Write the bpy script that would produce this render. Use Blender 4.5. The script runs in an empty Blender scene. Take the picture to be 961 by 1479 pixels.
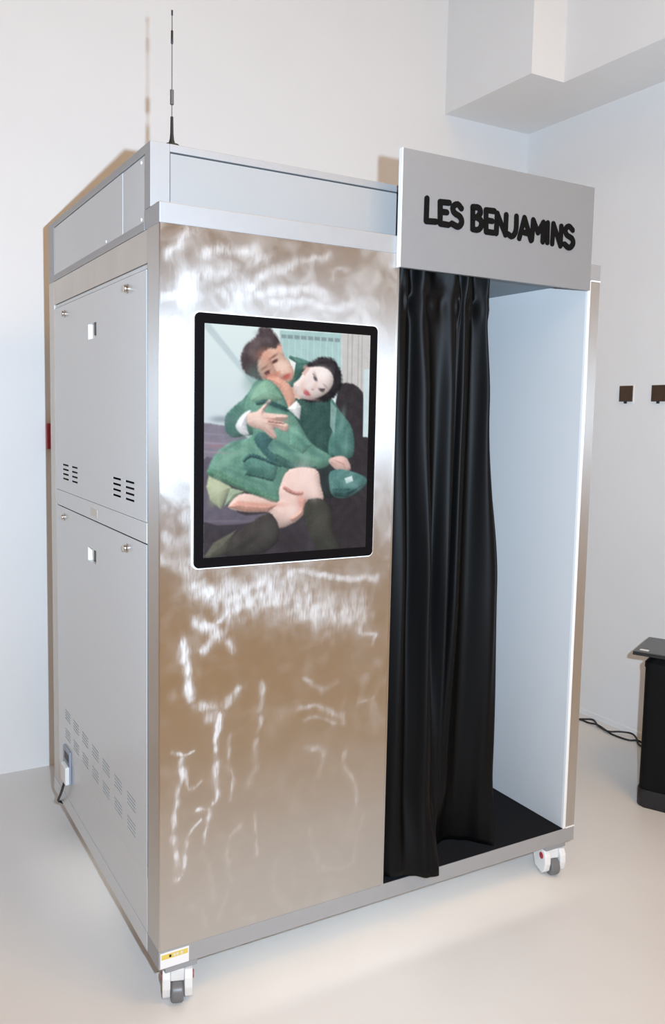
import bpy, bmesh, math, random
from mathutils import Vector, Matrix
import numpy as np

sc = bpy.context.scene
C = sc.collection

FLASH_W, FLASH_C = 505.0, (0.56, 0.73, 0.91)
FLASH_AIM, FLASH_CONE, FLASH_BLEND = (1.6, 1.75, 2.4), 142.0, 1.0
AMB_C = (1.0, 0.61, 0.25)
CEIL = ((-4.2, -4.0, 2.5, 2.5, 50.0), (-1.0, -6.2, 2.5, 2.5, 88.0), (1.3, -2.3, 1.4, 1.4, 50.0))
FLOOR_COL = (0.74, 0.72, 0.695)
ST_R0, ST_R1, ST_AN, ST_ROT = 0.345, 0.70, 0.93, 0.0
ST_C0, ST_C1 = (0.62, 0.605, 0.585), (0.78, 0.775, 0.77)
DISP = 0.98
LED_E = 6.5

# ------------------------------------------------------------------ camera
cam_d = bpy.data.cameras.new('camera')
cam = bpy.data.objects.new('camera', cam_d); C.objects.link(cam)
cam_d.sensor_fit = 'VERTICAL'; cam_d.sensor_height = 36.0; cam_d.sensor_width = 24.0
cam_d.lens = 1239.04 * 36.0 / 1479.0
cam_d.shift_x = (480.5 - 486.09) / 1479.0
cam_d.shift_y = (716.11 - 739.5) / 1479.0
cam_d.clip_start = 0.02
_F = Vector((0.50105699, 0.86028744, -0.09406075))
_r = Vector((0.86490143, -0.50153478, 0.02020861))
_u = Vector((0.02978952, 0.09147894, 0.99536134))
m = Matrix((_r, _u, -_F)).transposed().to_4x4()
m.translation = Vector((-0.6879, -2.0579, 1.5847))
cam.matrix_world = m
sc.camera = cam

# ------------------------------------------------------------------ world, lights, exposure
w = bpy.data.worlds.new('world'); sc.world = w; w.use_nodes = True
w.node_tree.nodes['Background'].inputs[0].default_value = (1, 0.75, 0.5, 1)
w.node_tree.nodes['Background'].inputs[1].default_value = 0.05
sc.view_settings.view_transform = 'Standard'
sc.view_settings.look = 'None'
sc.view_settings.exposure = 0.12
sc.view_settings.gamma = 1.0
sc.view_settings.use_curve_mapping = False
try:
    sc.cycles.use_denoising = True
    sc.cycles.max_bounces = 8
    sc.cycles.sample_clamp_indirect = 6.0
except Exception:
    pass

# the photographer's flash, beside and a little above the lens
fl = bpy.data.lights.new('camera_flash', 'SPOT')
fl.energy = FLASH_W; fl.color = FLASH_C; fl.spot_size = math.radians(FLASH_CONE); fl.spot_blend = FLASH_BLEND
fl.shadow_soft_size = 0.014
flo = bpy.data.objects.new('camera_flash', fl); C.objects.link(flo)
flo.location = (-0.55, -2.08, 1.65)
flo.rotation_euler = (Vector(FLASH_AIM) - flo.location).to_track_quat('-Z', 'Y').to_euler()
# warm ceiling lamps of the room
for (lx, ly, sx, sy, e) in CEIL:
    a = bpy.data.lights.new('ceiling_lamp', 'AREA'); a.shape = 'RECTANGLE'
    a.size = sx; a.size_y = sy; a.energy = e; a.color = AMB_C
    o = bpy.data.objects.new('ceiling_lamp', a); C.objects.link(o); o.location = (lx, ly, 4.55)

# ------------------------------------------------------------------ helpers
def lin(c):
    return tuple(((x / 255) / 12.92 if x / 255 <= 0.04045 else ((x / 255 + 0.055) / 1.055) ** 2.4) for x in c)

MATS = {}
def mat(name, col, rough=0.5, metal=0.0, spec=0.5, noise=0.0, nscale=20.0, bump=0.0, bscale=200.0,
        stretch=(1, 1, 1), coat=0.0, sheen=0.0, rvar=0.0):
    if name in MATS: return MATS[name]
    M = bpy.data.materials.new(name); M.use_nodes = True
    nt = M.node_tree; b = nt.nodes['Principled BSDF']
    b.inputs['Base Color'].default_value = (*col, 1)
    b.inputs['Roughness'].default_value = rough
    b.inputs['Metallic'].default_value = metal
    b.inputs['Specular IOR Level'].default_value = spec
    b.inputs['Coat Weight'].default_value = coat
    b.inputs['Sheen Weight'].default_value = sheen
    if noise or bump or rvar:
        tc = nt.nodes.new('ShaderNodeTexCoord'); mp = nt.nodes.new('ShaderNodeMapping')
        mp.inputs['Scale'].default_value = stretch
        nt.links.new(tc.outputs['Object'], mp.inputs['Vector'])
    if noise or rvar:
        n = nt.nodes.new('ShaderNodeTexNoise'); n.inputs['Scale'].default_value = nscale
        n.inputs['Detail'].default_value = 6
        nt.links.new(mp.outputs[0], n.inputs['Vector'])
    if noise:
        r = nt.nodes.new('ShaderNodeMapRange')
        r.inputs['From Min'].default_value = 0.25; r.inputs['From Max'].default_value = 0.75
        r.inputs['To Min'].default_value = 1 - noise; r.inputs['To Max'].default_value = 1 + noise
        nt.links.new(n.outputs['Fac'], r.inputs['Value'])
        mx = nt.nodes.new('ShaderNodeVectorMath'); mx.operation = 'SCALE'
        mx.inputs[0].default_value = col
        nt.links.new(r.outputs[0], mx.inputs['Scale'])
        nt.links.new(mx.outputs[0], b.inputs['Base Color'])
    if rvar:
        r2 = nt.nodes.new('ShaderNodeMapRange')
        r2.inputs['From Min'].default_value = 0.3; r2.inputs['From Max'].default_value = 0.7
        r2.inputs['To Min'].default_value = max(0.02, rough - rvar); r2.inputs['To Max'].default_value = rough + rvar
        nt.links.new(n.outputs['Fac'], r2.inputs['Value'])
        nt.links.new(r2.outputs[0], b.inputs['Roughness'])
    if bump:
        n2 = nt.nodes.new('ShaderNodeTexNoise'); n2.inputs['Scale'].default_value = bscale
        n2.inputs['Detail'].default_value = 4
        nt.links.new(mp.outputs[0], n2.inputs['Vector'])
        bp = nt.nodes.new('ShaderNodeBump'); bp.inputs['Strength'].default_value = bump
        bp.inputs['Distance'].default_value = 0.002
        nt.links.new(n2.outputs['Fac'], bp.inputs['Height'])
        nt.links.new(bp.outputs[0], b.inputs['Normal'])
    MATS[name] = M
    return M

def brushed(M, aniso):
    """vertical brushing: highlights spread sideways along the UV tangent"""
    nt = M.node_tree; b = nt.nodes['Principled BSDF']
    t = nt.nodes.new('ShaderNodeTangent'); t.direction_type = 'UV_MAP'; t.uv_map = 'grain'
    nt.links.new(t.outputs[0], b.inputs['Tangent'])
    b.inputs['Anisotropic'].default_value = aniso
    b.inputs['Anisotropic Rotation'].default_value = ST_ROT
    return M

def grain_uv(o):
    me = o.data; uv = me.uv_layers.new(name='grain')
    co = np.empty(len(me.vertices) * 3, np.float32); me.vertices.foreach_get('co', co); co = co.reshape(-1, 3)
    vi = np.empty(len(me.loops), np.int32); me.loops.foreach_get('vertex_index', vi)
    c = co[vi]
    uv.data.foreach_set('uv', np.stack([c[:, 0] - c[:, 1], c[:, 2]], 1).astype(np.float32).ravel())

def obj(name, me, material=None, parent=None, loc=None, smooth=None):
    if isinstance(me, bmesh.types.BMesh):
        bm = me
        bmesh.ops.recalc_face_normals(bm, faces=bm.faces)
        me = bpy.data.meshes.new(name); bm.to_mesh(me); bm.free()
    if material is not None: me.materials.append(material)
    o = bpy.data.objects.new(name, me); C.objects.link(o)
    if loc is not None: o.location = loc
    if parent is not None: o.parent = parent
    if smooth:
        me.polygons.foreach_set('use_smooth', [True] * len(me.polygons))
        if smooth is not True:
            try: me.set_sharp_from_angle(angle=math.radians(smooth))
            except Exception: pass
    return o

def tag(o, label=None, cat=None, group=None, kind=None):
    if label: o['label'] = label
    if cat: o['category'] = cat
    if group: o['group'] = group
    if kind: o['kind'] = kind
    return o

def empty(name, loc=(0, 0, 0), rz=0.0):
    o = bpy.data.objects.new(name, None); C.objects.link(o)
    o.location = loc; o.rotation_euler = (0, 0, rz); o.empty_display_size = 0.1
    return o

def add_box(bm, x0, x1, y0, y1, z0, z1, bev=0.0, seg=2):
    b = bmesh.new()
    bmesh.ops.create_cube(b, size=1)
    for v in b.verts:
        v.co = Vector((x0 + (v.co.x + .5) * (x1 - x0), y0 + (v.co.y + .5) * (y1 - y0), z0 + (v.co.z + .5) * (z1 - z0)))
    if bev:
        bmesh.ops.bevel(b, geom=list(b.edges), offset=bev, segments=seg, profile=0.5, affect='EDGES')
    t = bpy.data.meshes.new('t'); b.to_mesh(t); b.free(); bm.from_mesh(t); bpy.data.meshes.remove(t)
    return bm

def boxm(*a, **k):
    return add_box(bmesh.new(), *a, **k)

def add_lathe(bm, prof, seg=24, mtx=None):
    """prof: list of (r,z); revolved about Z"""
    rings = []
    for r, z in prof:
        if r < 1e-6: rings.append([bm.verts.new((0, 0, z))])
        else: rings.append([bm.verts.new((r * math.cos(2 * math.pi * i / seg), r * math.sin(2 * math.pi * i / seg), z)) for i in range(seg)])
    for a, b in zip(rings, rings[1:]):
        for i in range(seg):
            j = (i + 1) % seg
            if len(a) == 1 and len(b) == 1: continue
            if len(a) == 1: bm.faces.new((a[0], b[i], b[j]))
            elif len(b) == 1: bm.faces.new((a[i], b[0], a[j]))
            else: bm.faces.new((a[i], b[i], b[j], a[j]))
    if len(rings[0]) > 1: bm.faces.new(list(reversed(rings[0])))
    if len(rings[-1]) > 1: bm.faces.new(rings[-1])
    if mtx is not None:
        bmesh.ops.transform(bm, matrix=mtx, verts=[v for r in rings for v in r])
    return bm

def catmull(pts, n=10):
    pts = [Vector(p) for p in pts]; out = []
    for i in range(len(pts) - 1):
        p0 = pts[max(i - 1, 0)]; p1 = pts[i]; p2 = pts[i + 1]; p3 = pts[min(i + 2, len(pts) - 1)]
        for k in range(n):
            t = k / n
            out.append(0.5 * ((2 * p1) + (p2 - p0) * t + (2 * p0 - 5 * p1 + 4 * p2 - p3) * t * t + (3 * p1 - p0 - 3 * p2 + p3) * t ** 3))
    out.append(pts[-1]); return out

def add_tube(bm, pts, r, seg=8):
    pts = [Vector(p) for p in pts]; rings = []
    up = Vector((0, 0, 1))
    for i, p in enumerate(pts):
        d = (pts[min(i + 1, len(pts) - 1)] - pts[max(i - 1, 0)]).normalized()
        a = d.cross(up)
        if a.length < 1e-3: a = d.cross(Vector((0, 1, 0)))
        a.normalize(); b = a.cross(d)
        rings.append([bm.verts.new(p + r * (math.cos(2 * math.pi * k / seg) * a + math.sin(2 * math.pi * k / seg) * b)) for k in range(seg)])
    for A, B in zip(rings, rings[1:]):
        for k in range(seg): bm.faces.new((A[k], A[(k + 1) % seg], B[(k + 1) % seg], B[k]))
    bm.faces.new(list(reversed(rings[0]))); bm.faces.new(rings[-1])
    return bm

def add_prism(bm, poly, axis, a0, a1):
    """poly in the two other axes (cyclic order), extruded along axis from a0 to a1"""
    def mk(p, a):
        if axis == 0: return (a, p[0], p[1])
        if axis == 1: return (p[0], a, p[1])
        return (p[0], p[1], a)
    A = [bm.verts.new(mk(p, a0)) for p in poly]; B = [bm.verts.new(mk(p, a1)) for p in poly]
    n = len(poly)
    bm.faces.new(A); bm.faces.new(list(reversed(B)))
    for i in range(n): bm.faces.new((A[i], B[i], B[(i + 1) % n], A[(i + 1) % n]))
    return bm

def rrect(x0, x1, z0, z1, r, n=6):
    out = []
    for cx, cz, a in ((x1 - r, z1 - r, 0), (x0 + r, z1 - r, 90), (x0 + r, z0 + r, 180), (x1 - r, z0 + r, 270)):
        for k in range(n + 1):
            t = math.radians(a + 90 * k / n); out.append((cx + r * math.cos(t), cz + r * math.sin(t)))
    return out

def sheet_with_holes(y0, y1, z0, z1, holes, x0, x1):
    """flat sheet in the YZ plane between x0 (outer) and x1 with rectangular holes cut right through"""
    ys = sorted({y0, y1, *[h[0] for h in holes], *[h[1] for h in holes]})
    zs = sorted({z0, z1, *[h[2] for h in holes], *[h[3] for h in holes]})
    bm = bmesh.new(); vc = {}
    def V(x, y, z):
        k = (x, round(y, 6), round(z, 6))
        if k not in vc: vc[k] = bm.verts.new((x, y, z))
        return vc[k]
    def solid(i, j):
        if i < 0 or j < 0 or i >= len(ys) - 1 or j >= len(zs) - 1: return False
        cy, cz = (ys[i] + ys[i + 1]) / 2, (zs[j] + zs[j + 1]) / 2
        return not any(h[0] < cy < h[1] and h[2] < cz < h[3] for h in holes)
    for i in range(len(ys) - 1):
        for j in range(len(zs) - 1):
            if not solid(i, j): continue
            a, b, c, d = ys[i], ys[i + 1], zs[j], zs[j + 1]
            bm.faces.new((V(x0, a, c), V(x0, a, d), V(x0, b, d), V(x0, b, c)))
            bm.faces.new((V(x1, a, c), V(x1, b, c), V(x1, b, d), V(x1, a, d)))
            for (di, dj, p, q) in ((-1, 0, (a, c), (a, d)), (1, 0, (b, c), (b, d)), (0, -1, (a, c), (b, c)), (0, 1, (a, d), (b, d))):
                if not solid(i + di, j + dj):
                    bm.faces.new((V(x0, *p), V(x0, *q), V(x1, *q), V(x1, *p)))
    return bm

# traced detail, in millimetres on its own surface: sanding strokes (x, z), sign letters (x, z), picture shapes (u, v)
STROKES= [([(62,671),(52,582),(33,520),(41,436),(52,359),(71,407),(74,458)],13,1),([(156,783),(157,709),(157,642),(155,567),(142,547)],13,1),([(37,709),(70,681),(92,691)],7,0.8),([(62,653),(92,603),(123,626)],7,0.8),([(199,724),(192,657),(204,587),(201,542)],9,0.6),([(100,538),(131,527),(139,442)],11,0.9),([(108,510),(78,465),(63,401)],9,0.8),([(266,489),(279,432),(285,368)],7,0.6),([(225,468),(202,412),(195,321)],13,0.5),([(76,991),(72,927),(80,854)],19,0.8),([(105,1045),(143,1026),(154,996),(128,970)],21,0.6),([(165,1038),(204,1078),(181,1000),(205,946)],13,0.45),([(203,1085),(298,1106),(398,1067),(484,1028),(556,1021)],84,0.55),([(90,1131),(203,1107),(298,1136)],37,0.5),([(363,1153),(465,1144),(589,1128),(645,1116)],15,0.5),([(91,823),(167,811),(222,847)],22,0.6),([(129,788),(160,783)],28,0.6),([(293,852),(290,792),(279,733)],15,0.5),([(279,702),(276,626),(257,569)],15,0.4),([(403,774),(473,763),(536,729),(555,702)],13,0.5),([(421,732),(491,728),(536,705)],11,0.4),([(431,659),(476,619),(468,565)],13,0.4),([(562,603),(582,517),(584,434)],11,0.6),([(454,399),(455,333),(474,279),(547,256),(593,282),(618,410)],11,0.35),([(419,849),(463,812),(524,827)],13,0.4),([(655,767),(599,751)],9,0.4),([(582,1042),(611,1007),(594,961),(650,947),(632,917)],11,0.5),([(484,1067),(591,1049)],28,0.4),([(94,272),(125,202)],11,0.35),([(187,284),(172,219)],11,0.35),([(228,194),(278,180)],11,0.35),([(132,414),(144,342),(136,268)],15,0.35),([(334,324),(352,239),(379,191)],17,0.25),([(21,1963),(41,1990),(54,2023)],21,0.7),([(61,1880),(82,1907)],36,0.9),([(108,1985),(171,1998),(220,1991),(257,1976)],23,0.6),([(250,1916),(294,1947),(354,1972),(408,1985),(471,2012)],18,0.7),([(273,1898),(348,1905),(425,1912),(457,1901)],20,0.8),([(303,1874),(395,1875),(474,1875),(573,1882),(617,1843)],16,0.8),([(480,1951),(496,1973),(545,1978)],12,0.4),([(207,1893),(273,1905)],36,0.5),([(102,1921),(185,1936)],45,0.4)]
LETTERS= [('L',[[(778,2200),(778,2138),(812,2140)]]),('E',[[(857,2199),(825,2197),(827,2137),(857,2137)],[(826,2170),(849,2171)]]),('S',[[(902,2189),(887,2199),(871,2189),(876,2174),(897,2165),(904,2150),(892,2136),(869,2142)]]),('B',[[(944,2199),(946,2136),(965,2136),(977,2147),(976,2164),(962,2172),(972,2185),(966,2199),(944,2199)],[(946,2170),(962,2172)]]),('E',[[(1026,2198),(994,2197),(997,2135),(1026,2135)],[(995,2168),(1019,2168)]]),('N',[[(1036,2135),(1037,2193),(1072,2135),(1072,2193)]]),('J',[[(1113,2194),(1112,2151),(1098,2133),(1082,2138)]]),('A',[[(1127,2131),(1145,2194),(1175,2130)],[(1136,2151),(1164,2149)]]),('M',[[(1178,2133),(1181,2192),(1202,2157),(1223,2190),(1223,2132)]]),('I',[[(1241,2191),(1242,2132)]]),('N',[[(1263,2131),(1265,2191),(1298,2128),(1299,2188)]]),('S',[[(1348,2182),(1331,2192),(1316,2180),(1323,2165),(1347,2155),(1351,2139),(1335,2126),(1315,2135)]])]
PICTURE= [([(-3,248),(86,258),(136,299),(88,344),(-2,377)],(128,122,142)),([(-2,366),(118,390),(499,397),(498,637),(-1,602)],(58,52,60)),([(-3,343),(58,366),(94,480),(194,484),(194,502),(-2,499)],(95,88,105)),([(210,4),(398,0),(398,168),(212,173)],(160,200,200)),([(396,1),(491,-3),(490,287),(404,251)],(196,194,192)),([(398,137),(470,159),(474,280),(492,283),(497,599),(342,605),(312,394),(376,216)],(46,41,46)),([(471,94),(492,93),(490,283),(473,281)],(196,218,222)),([(147,133),(116,176),(64,222),(57,255),(74,284),(116,280),(230,253),(266,114),(305,85),(239,70),(254,104),(196,134)],(78,128,116)),([(239,69),(266,85),(302,90),(280,114),(262,133),(248,115)],(58,108,96)),([(247,184),(367,175),(382,252),(370,335),(309,335),(255,253)],(46,84,78)),([(367,181),(402,216),(439,263),(440,337),(371,338),(363,299),(376,252)],(74,128,120)),([(367,187),(386,204),(380,275),(366,252)],(120,160,155)),([(323,358),(377,335),(442,360),(373,455),(340,442)],(40,50,52)),([(237,76),(258,86),(252,118),(245,104)],(236,240,240)),([(144,108),(150,87),(159,66),(188,47),(210,43),(224,71),(246,95),(252,121),(240,139),(222,134),(195,133),(168,133),(150,125)],(226,178,156)),([(144,108),(150,87),(176,73),(195,100),(202,131),(168,133),(150,125)],(214,158,138)),([(105,110),(98,83),(108,55),(132,31),(148,16),(152,1),(178,-2),(200,21),(212,44),(202,52),(176,54),(159,70),(150,87),(146,108),(160,136),(134,131),(116,122)],(80,66,70)),([(202,45),(215,46),(218,63),(207,61)],(222,170,150)),([(188,85),(202,79),(204,86),(191,92)],(120,74,70)),([(166,117),(179,110),(183,118),(171,124)],(120,72,68)),([(200,106),(218,103),(222,115),(207,117)],(236,196,176)),([(222,122),(239,114),(243,127),(230,133)],(196,96,84)),([(280,111),(298,85),(338,67),(373,72),(396,103),(400,138),(382,169),(348,186),(300,189),(280,177)],(36,32,38)),([(241,155),(266,143),(280,177),(268,183),(251,172)],(222,176,156)),([(252,145),(269,129),(284,108),(305,95),(342,94),(368,109),(374,136),(354,163),(313,181),(282,181),(266,172)],(238,218,214)),([(276,113),(292,96),(302,97),(286,119)],(228,190,180)),([(312,120),(320,121),(324,131),(316,129)],(92,78,84)),([(334,151),(350,151),(346,159),(337,158)],(92,76,82)),([(308,112),(316,114),(320,119),(312,117)],(150,130,130)),([(282,160),(294,162),(305,171),(292,173),(282,167)],(196,98,104)),([(308,150),(324,142),(322,154),(310,156)],(226,196,190)),([(173,131),(202,124),(234,139),(251,161),(258,189),(241,208),(228,184),(210,158)],(236,168,144)),([(177,134),(210,158),(235,207),(262,235),(309,299),(370,335),(364,360),(324,370),(258,358),(244,369),(226,421),(204,458),(118,424),(69,407),(13,380),(27,333),(68,299),(136,277),(110,221),(121,176),(147,147)],(98,154,134)),([(177,136),(202,158),(216,185),(152,192),(128,187),(147,153)],(128,182,152)),([(154,271),(198,282),(179,311),(224,346),(200,357),(142,299)],(62,112,112)),([(206,328),(258,355),(323,361),(310,370),(244,369),(200,345)],(66,112,104)),([(242,253),(282,276),(309,305),(284,328),(243,305)],(110,172,150)),([(108,342),(136,328),(212,354),(200,396),(118,376)],(82,138,126)),([(108,342),(136,328),(212,354),(210,362),(136,337),(112,349)],(52,98,100)),([(118,374),(200,393),(196,401),(113,382)],(58,104,98)),([(27,365),(118,412),(214,443),(204,459),(112,424),(14,382)],(84,140,114)),([(144,191),(177,186),(235,206),(232,215),(178,198),(147,201)],(42,84,84)),([(235,208),(262,186),(276,201),(272,236),(258,227)],(238,240,242)),([(86,256),(104,227),(130,215),(118,254),(124,279),(103,277)],(232,236,244)),([(120,224),(148,215),(179,186),(186,194),(168,218),(230,224),(235,235),(204,240),(237,249),(233,269),(198,260),(204,283),(194,289),(166,268),(142,261),(121,250)],(236,196,182)),([(178,238),(204,240),(230,245),(224,249),(178,245)],(206,146,134)),([(363,348),(391,335),(420,340),(436,366),(425,379),(392,375)],(226,182,172)),([(371,378),(420,373),(486,397),(480,423),(422,452),(380,444),(367,413)],(76,128,124)),([(380,425),(436,426),(478,415),(422,452),(380,444)],(48,88,88)),([(416,397),(440,390),(444,405),(422,412)],(200,222,224)),([(14,383),(76,413),(48,470),(18,445),(7,411)],(180,192,154)),([(72,414),(113,425),(82,452),(56,463)],(146,168,138)),([(68,465),(113,430),(207,458),(214,421),(244,370),(324,370),(340,412),(348,457),(299,460),(292,488),(262,513),(215,527),(194,502),(181,482),(119,479)],(238,200,190)),([(68,465),(94,449),(207,464),(181,482),(119,479)],(222,158,140)),([(231,414),(258,429),(286,432),(280,440),(252,437),(226,422)],(206,136,126)),([(272,452),(293,452),(290,488),(260,510),(246,501),(276,481)],(226,166,150)),([(186,485),(215,526),(208,567),(159,593),(84,597),(52,580),(88,537),(138,505)],(62,58,57)),([(298,457),(318,450),(348,455),(376,491),(384,552),(404,599),(342,602),(308,548),(288,488)],(60,60,54)),([(2,591),(28,556),(91,526),(62,584),(18,601)],(92,92,80))]
PBOX= [(214, 14, 229, 24), (232, 14, 248, 24), (252, 14, 268, 24), (272, 14, 289, 24), (293, 14, 309, 24), (313, 14, 330, 24), (334, 14, 350, 24), (355, 14, 371, 24), (376, 14, 392, 24)]
BLOBS= [(163,69,27.9,17.7,-20,(208,130,106),0.55),(218,96,20.9,15.9,0,(246,210,192),0.7),(238,114,12.1,15.1,0,(240,190,170),0.5),(196,85,10.2,4.4,-30,(84,46,46),0.9),(192,73,13.9,3.5,-35,(112,66,58),0.7),(174,114,9.3,4.0,-30,(88,50,50),0.85),(165,104,12.1,3.5,-35,(122,72,62),0.6),(206,115,10.2,5.8,-30,(214,122,102),0.7),(230,123,15.8,6.2,-25,(188,78,70),0.85),(188,124,18.6,8.0,-10,(216,124,104),0.6),(208,50,7.4,11.5,20,(236,164,144),0.9),(142,40,27.9,11.5,-30,(104,88,92),0.5),(118,90,12.1,20.4,10,(62,50,54),0.6),(166,20,23.2,8.9,10,(66,54,58),0.6),(130,63,13.9,8.9,-40,(110,94,98),0.45),(178,31,11.2,6.2,30,(112,96,98),0.4),(318,125,5.1,8.4,-30,(66,56,62),0.9),(336,156,9.3,4.0,30,(76,62,66),0.85),(316,114,4.6,9.7,-25,(150,128,128),0.5),(350,145,10.2,3.5,40,(140,118,118),0.5),(316,146,6.0,11.5,35,(224,194,186),0.7),(310,155,5.1,2.7,0,(188,140,134),0.8),(292,163,13.0,5.8,35,(186,82,86),0.9),(278,151,11.2,19.5,10,(222,184,172),0.6),(340,110,25.1,18.6,0,(250,242,240),0.6),(306,179,24.2,5.3,10,(176,136,132),0.6),(338,75,23.2,5.3,-5,(70,62,68),0.5),(382,116,4.6,26.6,0,(26,22,26),0.7),(287,97,8.4,6.2,-30,(232,180,166),0.7),(198,202,41.8,7.3,20,(52,94,92),0.65),(283,299,34.9,8.6,40,(60,110,102),0.6),(230,311,48.8,8.6,30,(62,112,106),0.6),(87,327,41.8,8.0,-25,(128,178,156),0.55),(52,350,27.9,10.6,-50,(128,180,156),0.5),(136,370,34.9,6.0,10,(56,104,102),0.6),(176,299,27.9,12.0,40,(54,100,106),0.6),(144,164,25.1,29.2,20,(140,192,166),0.55),(330,329,41.8,8.0,25,(70,120,114),0.5),(72,255,15.3,30.6,0,(58,102,98),0.5),(404,239,9.1,39.9,10,(116,164,156),0.5),(328,252,34.9,46.5,0,(38,74,72),0.5),(119,390,62.8,6.6,22,(64,114,100),0.5),(207,392,11.2,39.9,20,(64,114,102),0.5),(284,334,41.8,6.6,15,(128,176,160),0.5),(256,264,18.1,10.6,40,(130,184,164),0.5),(87,299,41.8,5.3,-30,(66,116,108),0.5),(134,125,20.9,39.9,35,(96,140,132),0.4),(390,305,20.9,9.3,60,(50,94,92),0.5),(419,305,8.4,26.6,5,(118,166,158),0.4),(204,237,36.3,2.7,6,(192,132,116),0.75),(205,253,32.1,2.7,8,(192,132,116),0.7),(184,272,20.9,2.7,38,(196,136,122),0.6),(148,237,25.1,13.3,20,(246,216,204),0.5),(400,353,20.9,2.7,20,(180,124,116),0.6),(415,365,11.2,2.7,60,(180,124,116),0.5),(285,393,27.9,37.2,0,(248,218,210),0.6),(182,460,62.8,8.0,5,(206,138,120),0.5),(254,481,20.9,18.6,0,(250,220,210),0.5),(278,455,12.6,22.6,0,(224,148,134),0.5),(318,423,13.9,33.2,-5,(250,224,216),0.5),(150,448,41.8,9.3,8,(240,196,180),0.5),(182,530,41.8,26.6,-40,(78,76,72),0.5),(340,514,25.1,39.9,0,(82,80,70),0.5),(121,562,41.8,9.3,-30,(44,42,42),0.6),(342,574,20.9,26.6,0,(46,46,42),0.5),(248,569,41.8,39.9,0,(40,36,40),0.6),(439,531,55.8,53.1,0,(44,38,40),0.5),(27,300,41.8,3.3,3,(166,146,164),0.6),(30,323,41.8,3.3,3,(160,142,160),0.55),(27,277,41.8,2.7,3,(150,142,160),0.5),(32,308,27.9,4.0,3,(172,112,122),0.45),(44,239,27.9,9.3,0,(110,124,140),0.6),(58,501,69.7,3.3,2,(120,112,128),0.5),(46,518,69.7,4.0,2,(60,56,66),0.6),(436,414,27.9,10.6,20,(120,168,166),0.45),(478,403,8.4,13.3,30,(50,90,92),0.6),(33,416,16.7,26.6,10,(206,214,182),0.5),(27,444,13.9,19.9,20,(150,164,130),0.5)]

# ------------------------------------------------------------------ materials
M_WALL = mat('white_wall_paint', (0.86, 0.85, 0.84), 0.75, noise=0.012, nscale=3.0, bump=0.04, bscale=90, spec=0.25)
M_FAR = mat('tan_plaster', (0.42, 0.31, 0.22), 0.8, noise=0.05, nscale=2.0, spec=0.2)
M_CEIL = mat('ceiling_paint', (0.62, 0.55, 0.47), 0.8, noise=0.01, nscale=3.0, spec=0.2)
M_FLOOR = mat('poured_floor', FLOOR_COL, 0.42, noise=0.035, nscale=2.2, bump=0.03, bscale=60, spec=0.35, rvar=0.06)
M_ALU = mat('satin_silver_frame', (0.40, 0.405, 0.415), 0.50, metal=0.4, noise=0.02, nscale=30, spec=0.5)
M_POST = mat('brushed_steel_trim', ST_C0, ST_R0, metal=1.0, noise=0.05, nscale=10, stretch=(60, 60, 1))
brushed(M_POST, ST_AN)
M_GREY = mat('grey_powder_coat', (0.66, 0.69, 0.71), 0.30, metal=0.15, noise=0.012, nscale=60, spec=0.5)
M_BAND = mat('bare_aluminium_band', (0.60, 0.57, 0.53), 0.42, metal=0.6, noise=0.05, nscale=8)
M_DARK = mat('dark_recess', (0.015, 0.015, 0.016), 0.7)
M_ACRY = mat('white_acrylic', (0.345, 0.34, 0.335), 0.18, spec=0.5, noise=0.01, nscale=5)
M_ACRYG = mat('frosted_acrylic', (0.55, 0.58, 0.60), 0.16, spec=0.5, noise=0.02, nscale=4)
M_SIGN = mat('satin_sign_metal', (0.305, 0.315, 0.33), 0.42, metal=0.4, noise=0.02, nscale=40, stretch=(1, 1, 12))
M_EDGE = mat('white_edge', (0.85, 0.85, 0.84), 0.5)
M_INK = mat('black_lettering', (0.004, 0.004, 0.004), 0.7, spec=0.1)
M_INNER = mat('white_laminate', (0.66, 0.66, 0.66), 0.45, noise=0.01, nscale=6, spec=0.3)
M_MAT = mat('black_carpet', (0.012, 0.013, 0.016), 0.95, noise=0.3, nscale=400, bump=0.6, bscale=600, spec=0.1)
M_BEZEL = mat('gloss_black_glass', (0.004, 0.004, 0.005), 0.12, spec=0.12)
M_CURT = mat('black_curtain_cloth', (0.0017, 0.0017, 0.0019), 0.50, noise=0.12, nscale=80, stretch=(1, 1, 6), bump=0.15, bscale=500, spec=0.15)
M_WHITE = mat('white_nylon', (0.80, 0.80, 0.79), 0.4)
M_WHEEL = mat('grey_wheel', (0.16, 0.16, 0.165), 0.38, noise=0.05, nscale=40)
M_RED = mat('red_plastic', (0.36, 0.03, 0.04), 0.4)
M_BLACK = mat('black_plastic', (0.012, 0.012, 0.013), 0.45)
M_CHROME = mat('chrome', (0.62, 0.60, 0.57), 0.2, metal=1.0, noise=0.03, nscale=40)
M_WIRE = mat('antenna_steel', (0.16, 0.16, 0.165), 0.4, metal=0.6)
M_STICK = mat('white_sticker', (0.82, 0.82, 0.82), 0.5)
M_YEL = mat('yellow_stripe', (0.72, 0.55, 0.12), 0.5)
M_CREAM = mat('cream_sticker', (0.70, 0.67, 0.60), 0.5)
M_SOCK = mat('blue_grey_socket', (0.30, 0.34, 0.42), 0.4)
M_TOLEX = mat('black_case_cover', (0.004, 0.004, 0.0042), 0.6, noise=0.2, nscale=200, bump=0.35, bscale=400, spec=0.15)
M_LAP = mat('dark_laptop_lid', (0.03, 0.03, 0.032), 0.25, noise=0.1, nscale=10, spec=0.5)
M_BRONZE = mat('dark_bronze_plate', (0.10, 0.065, 0.045), 0.22, metal=0.5, noise=0.1, nscale=20)

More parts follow.
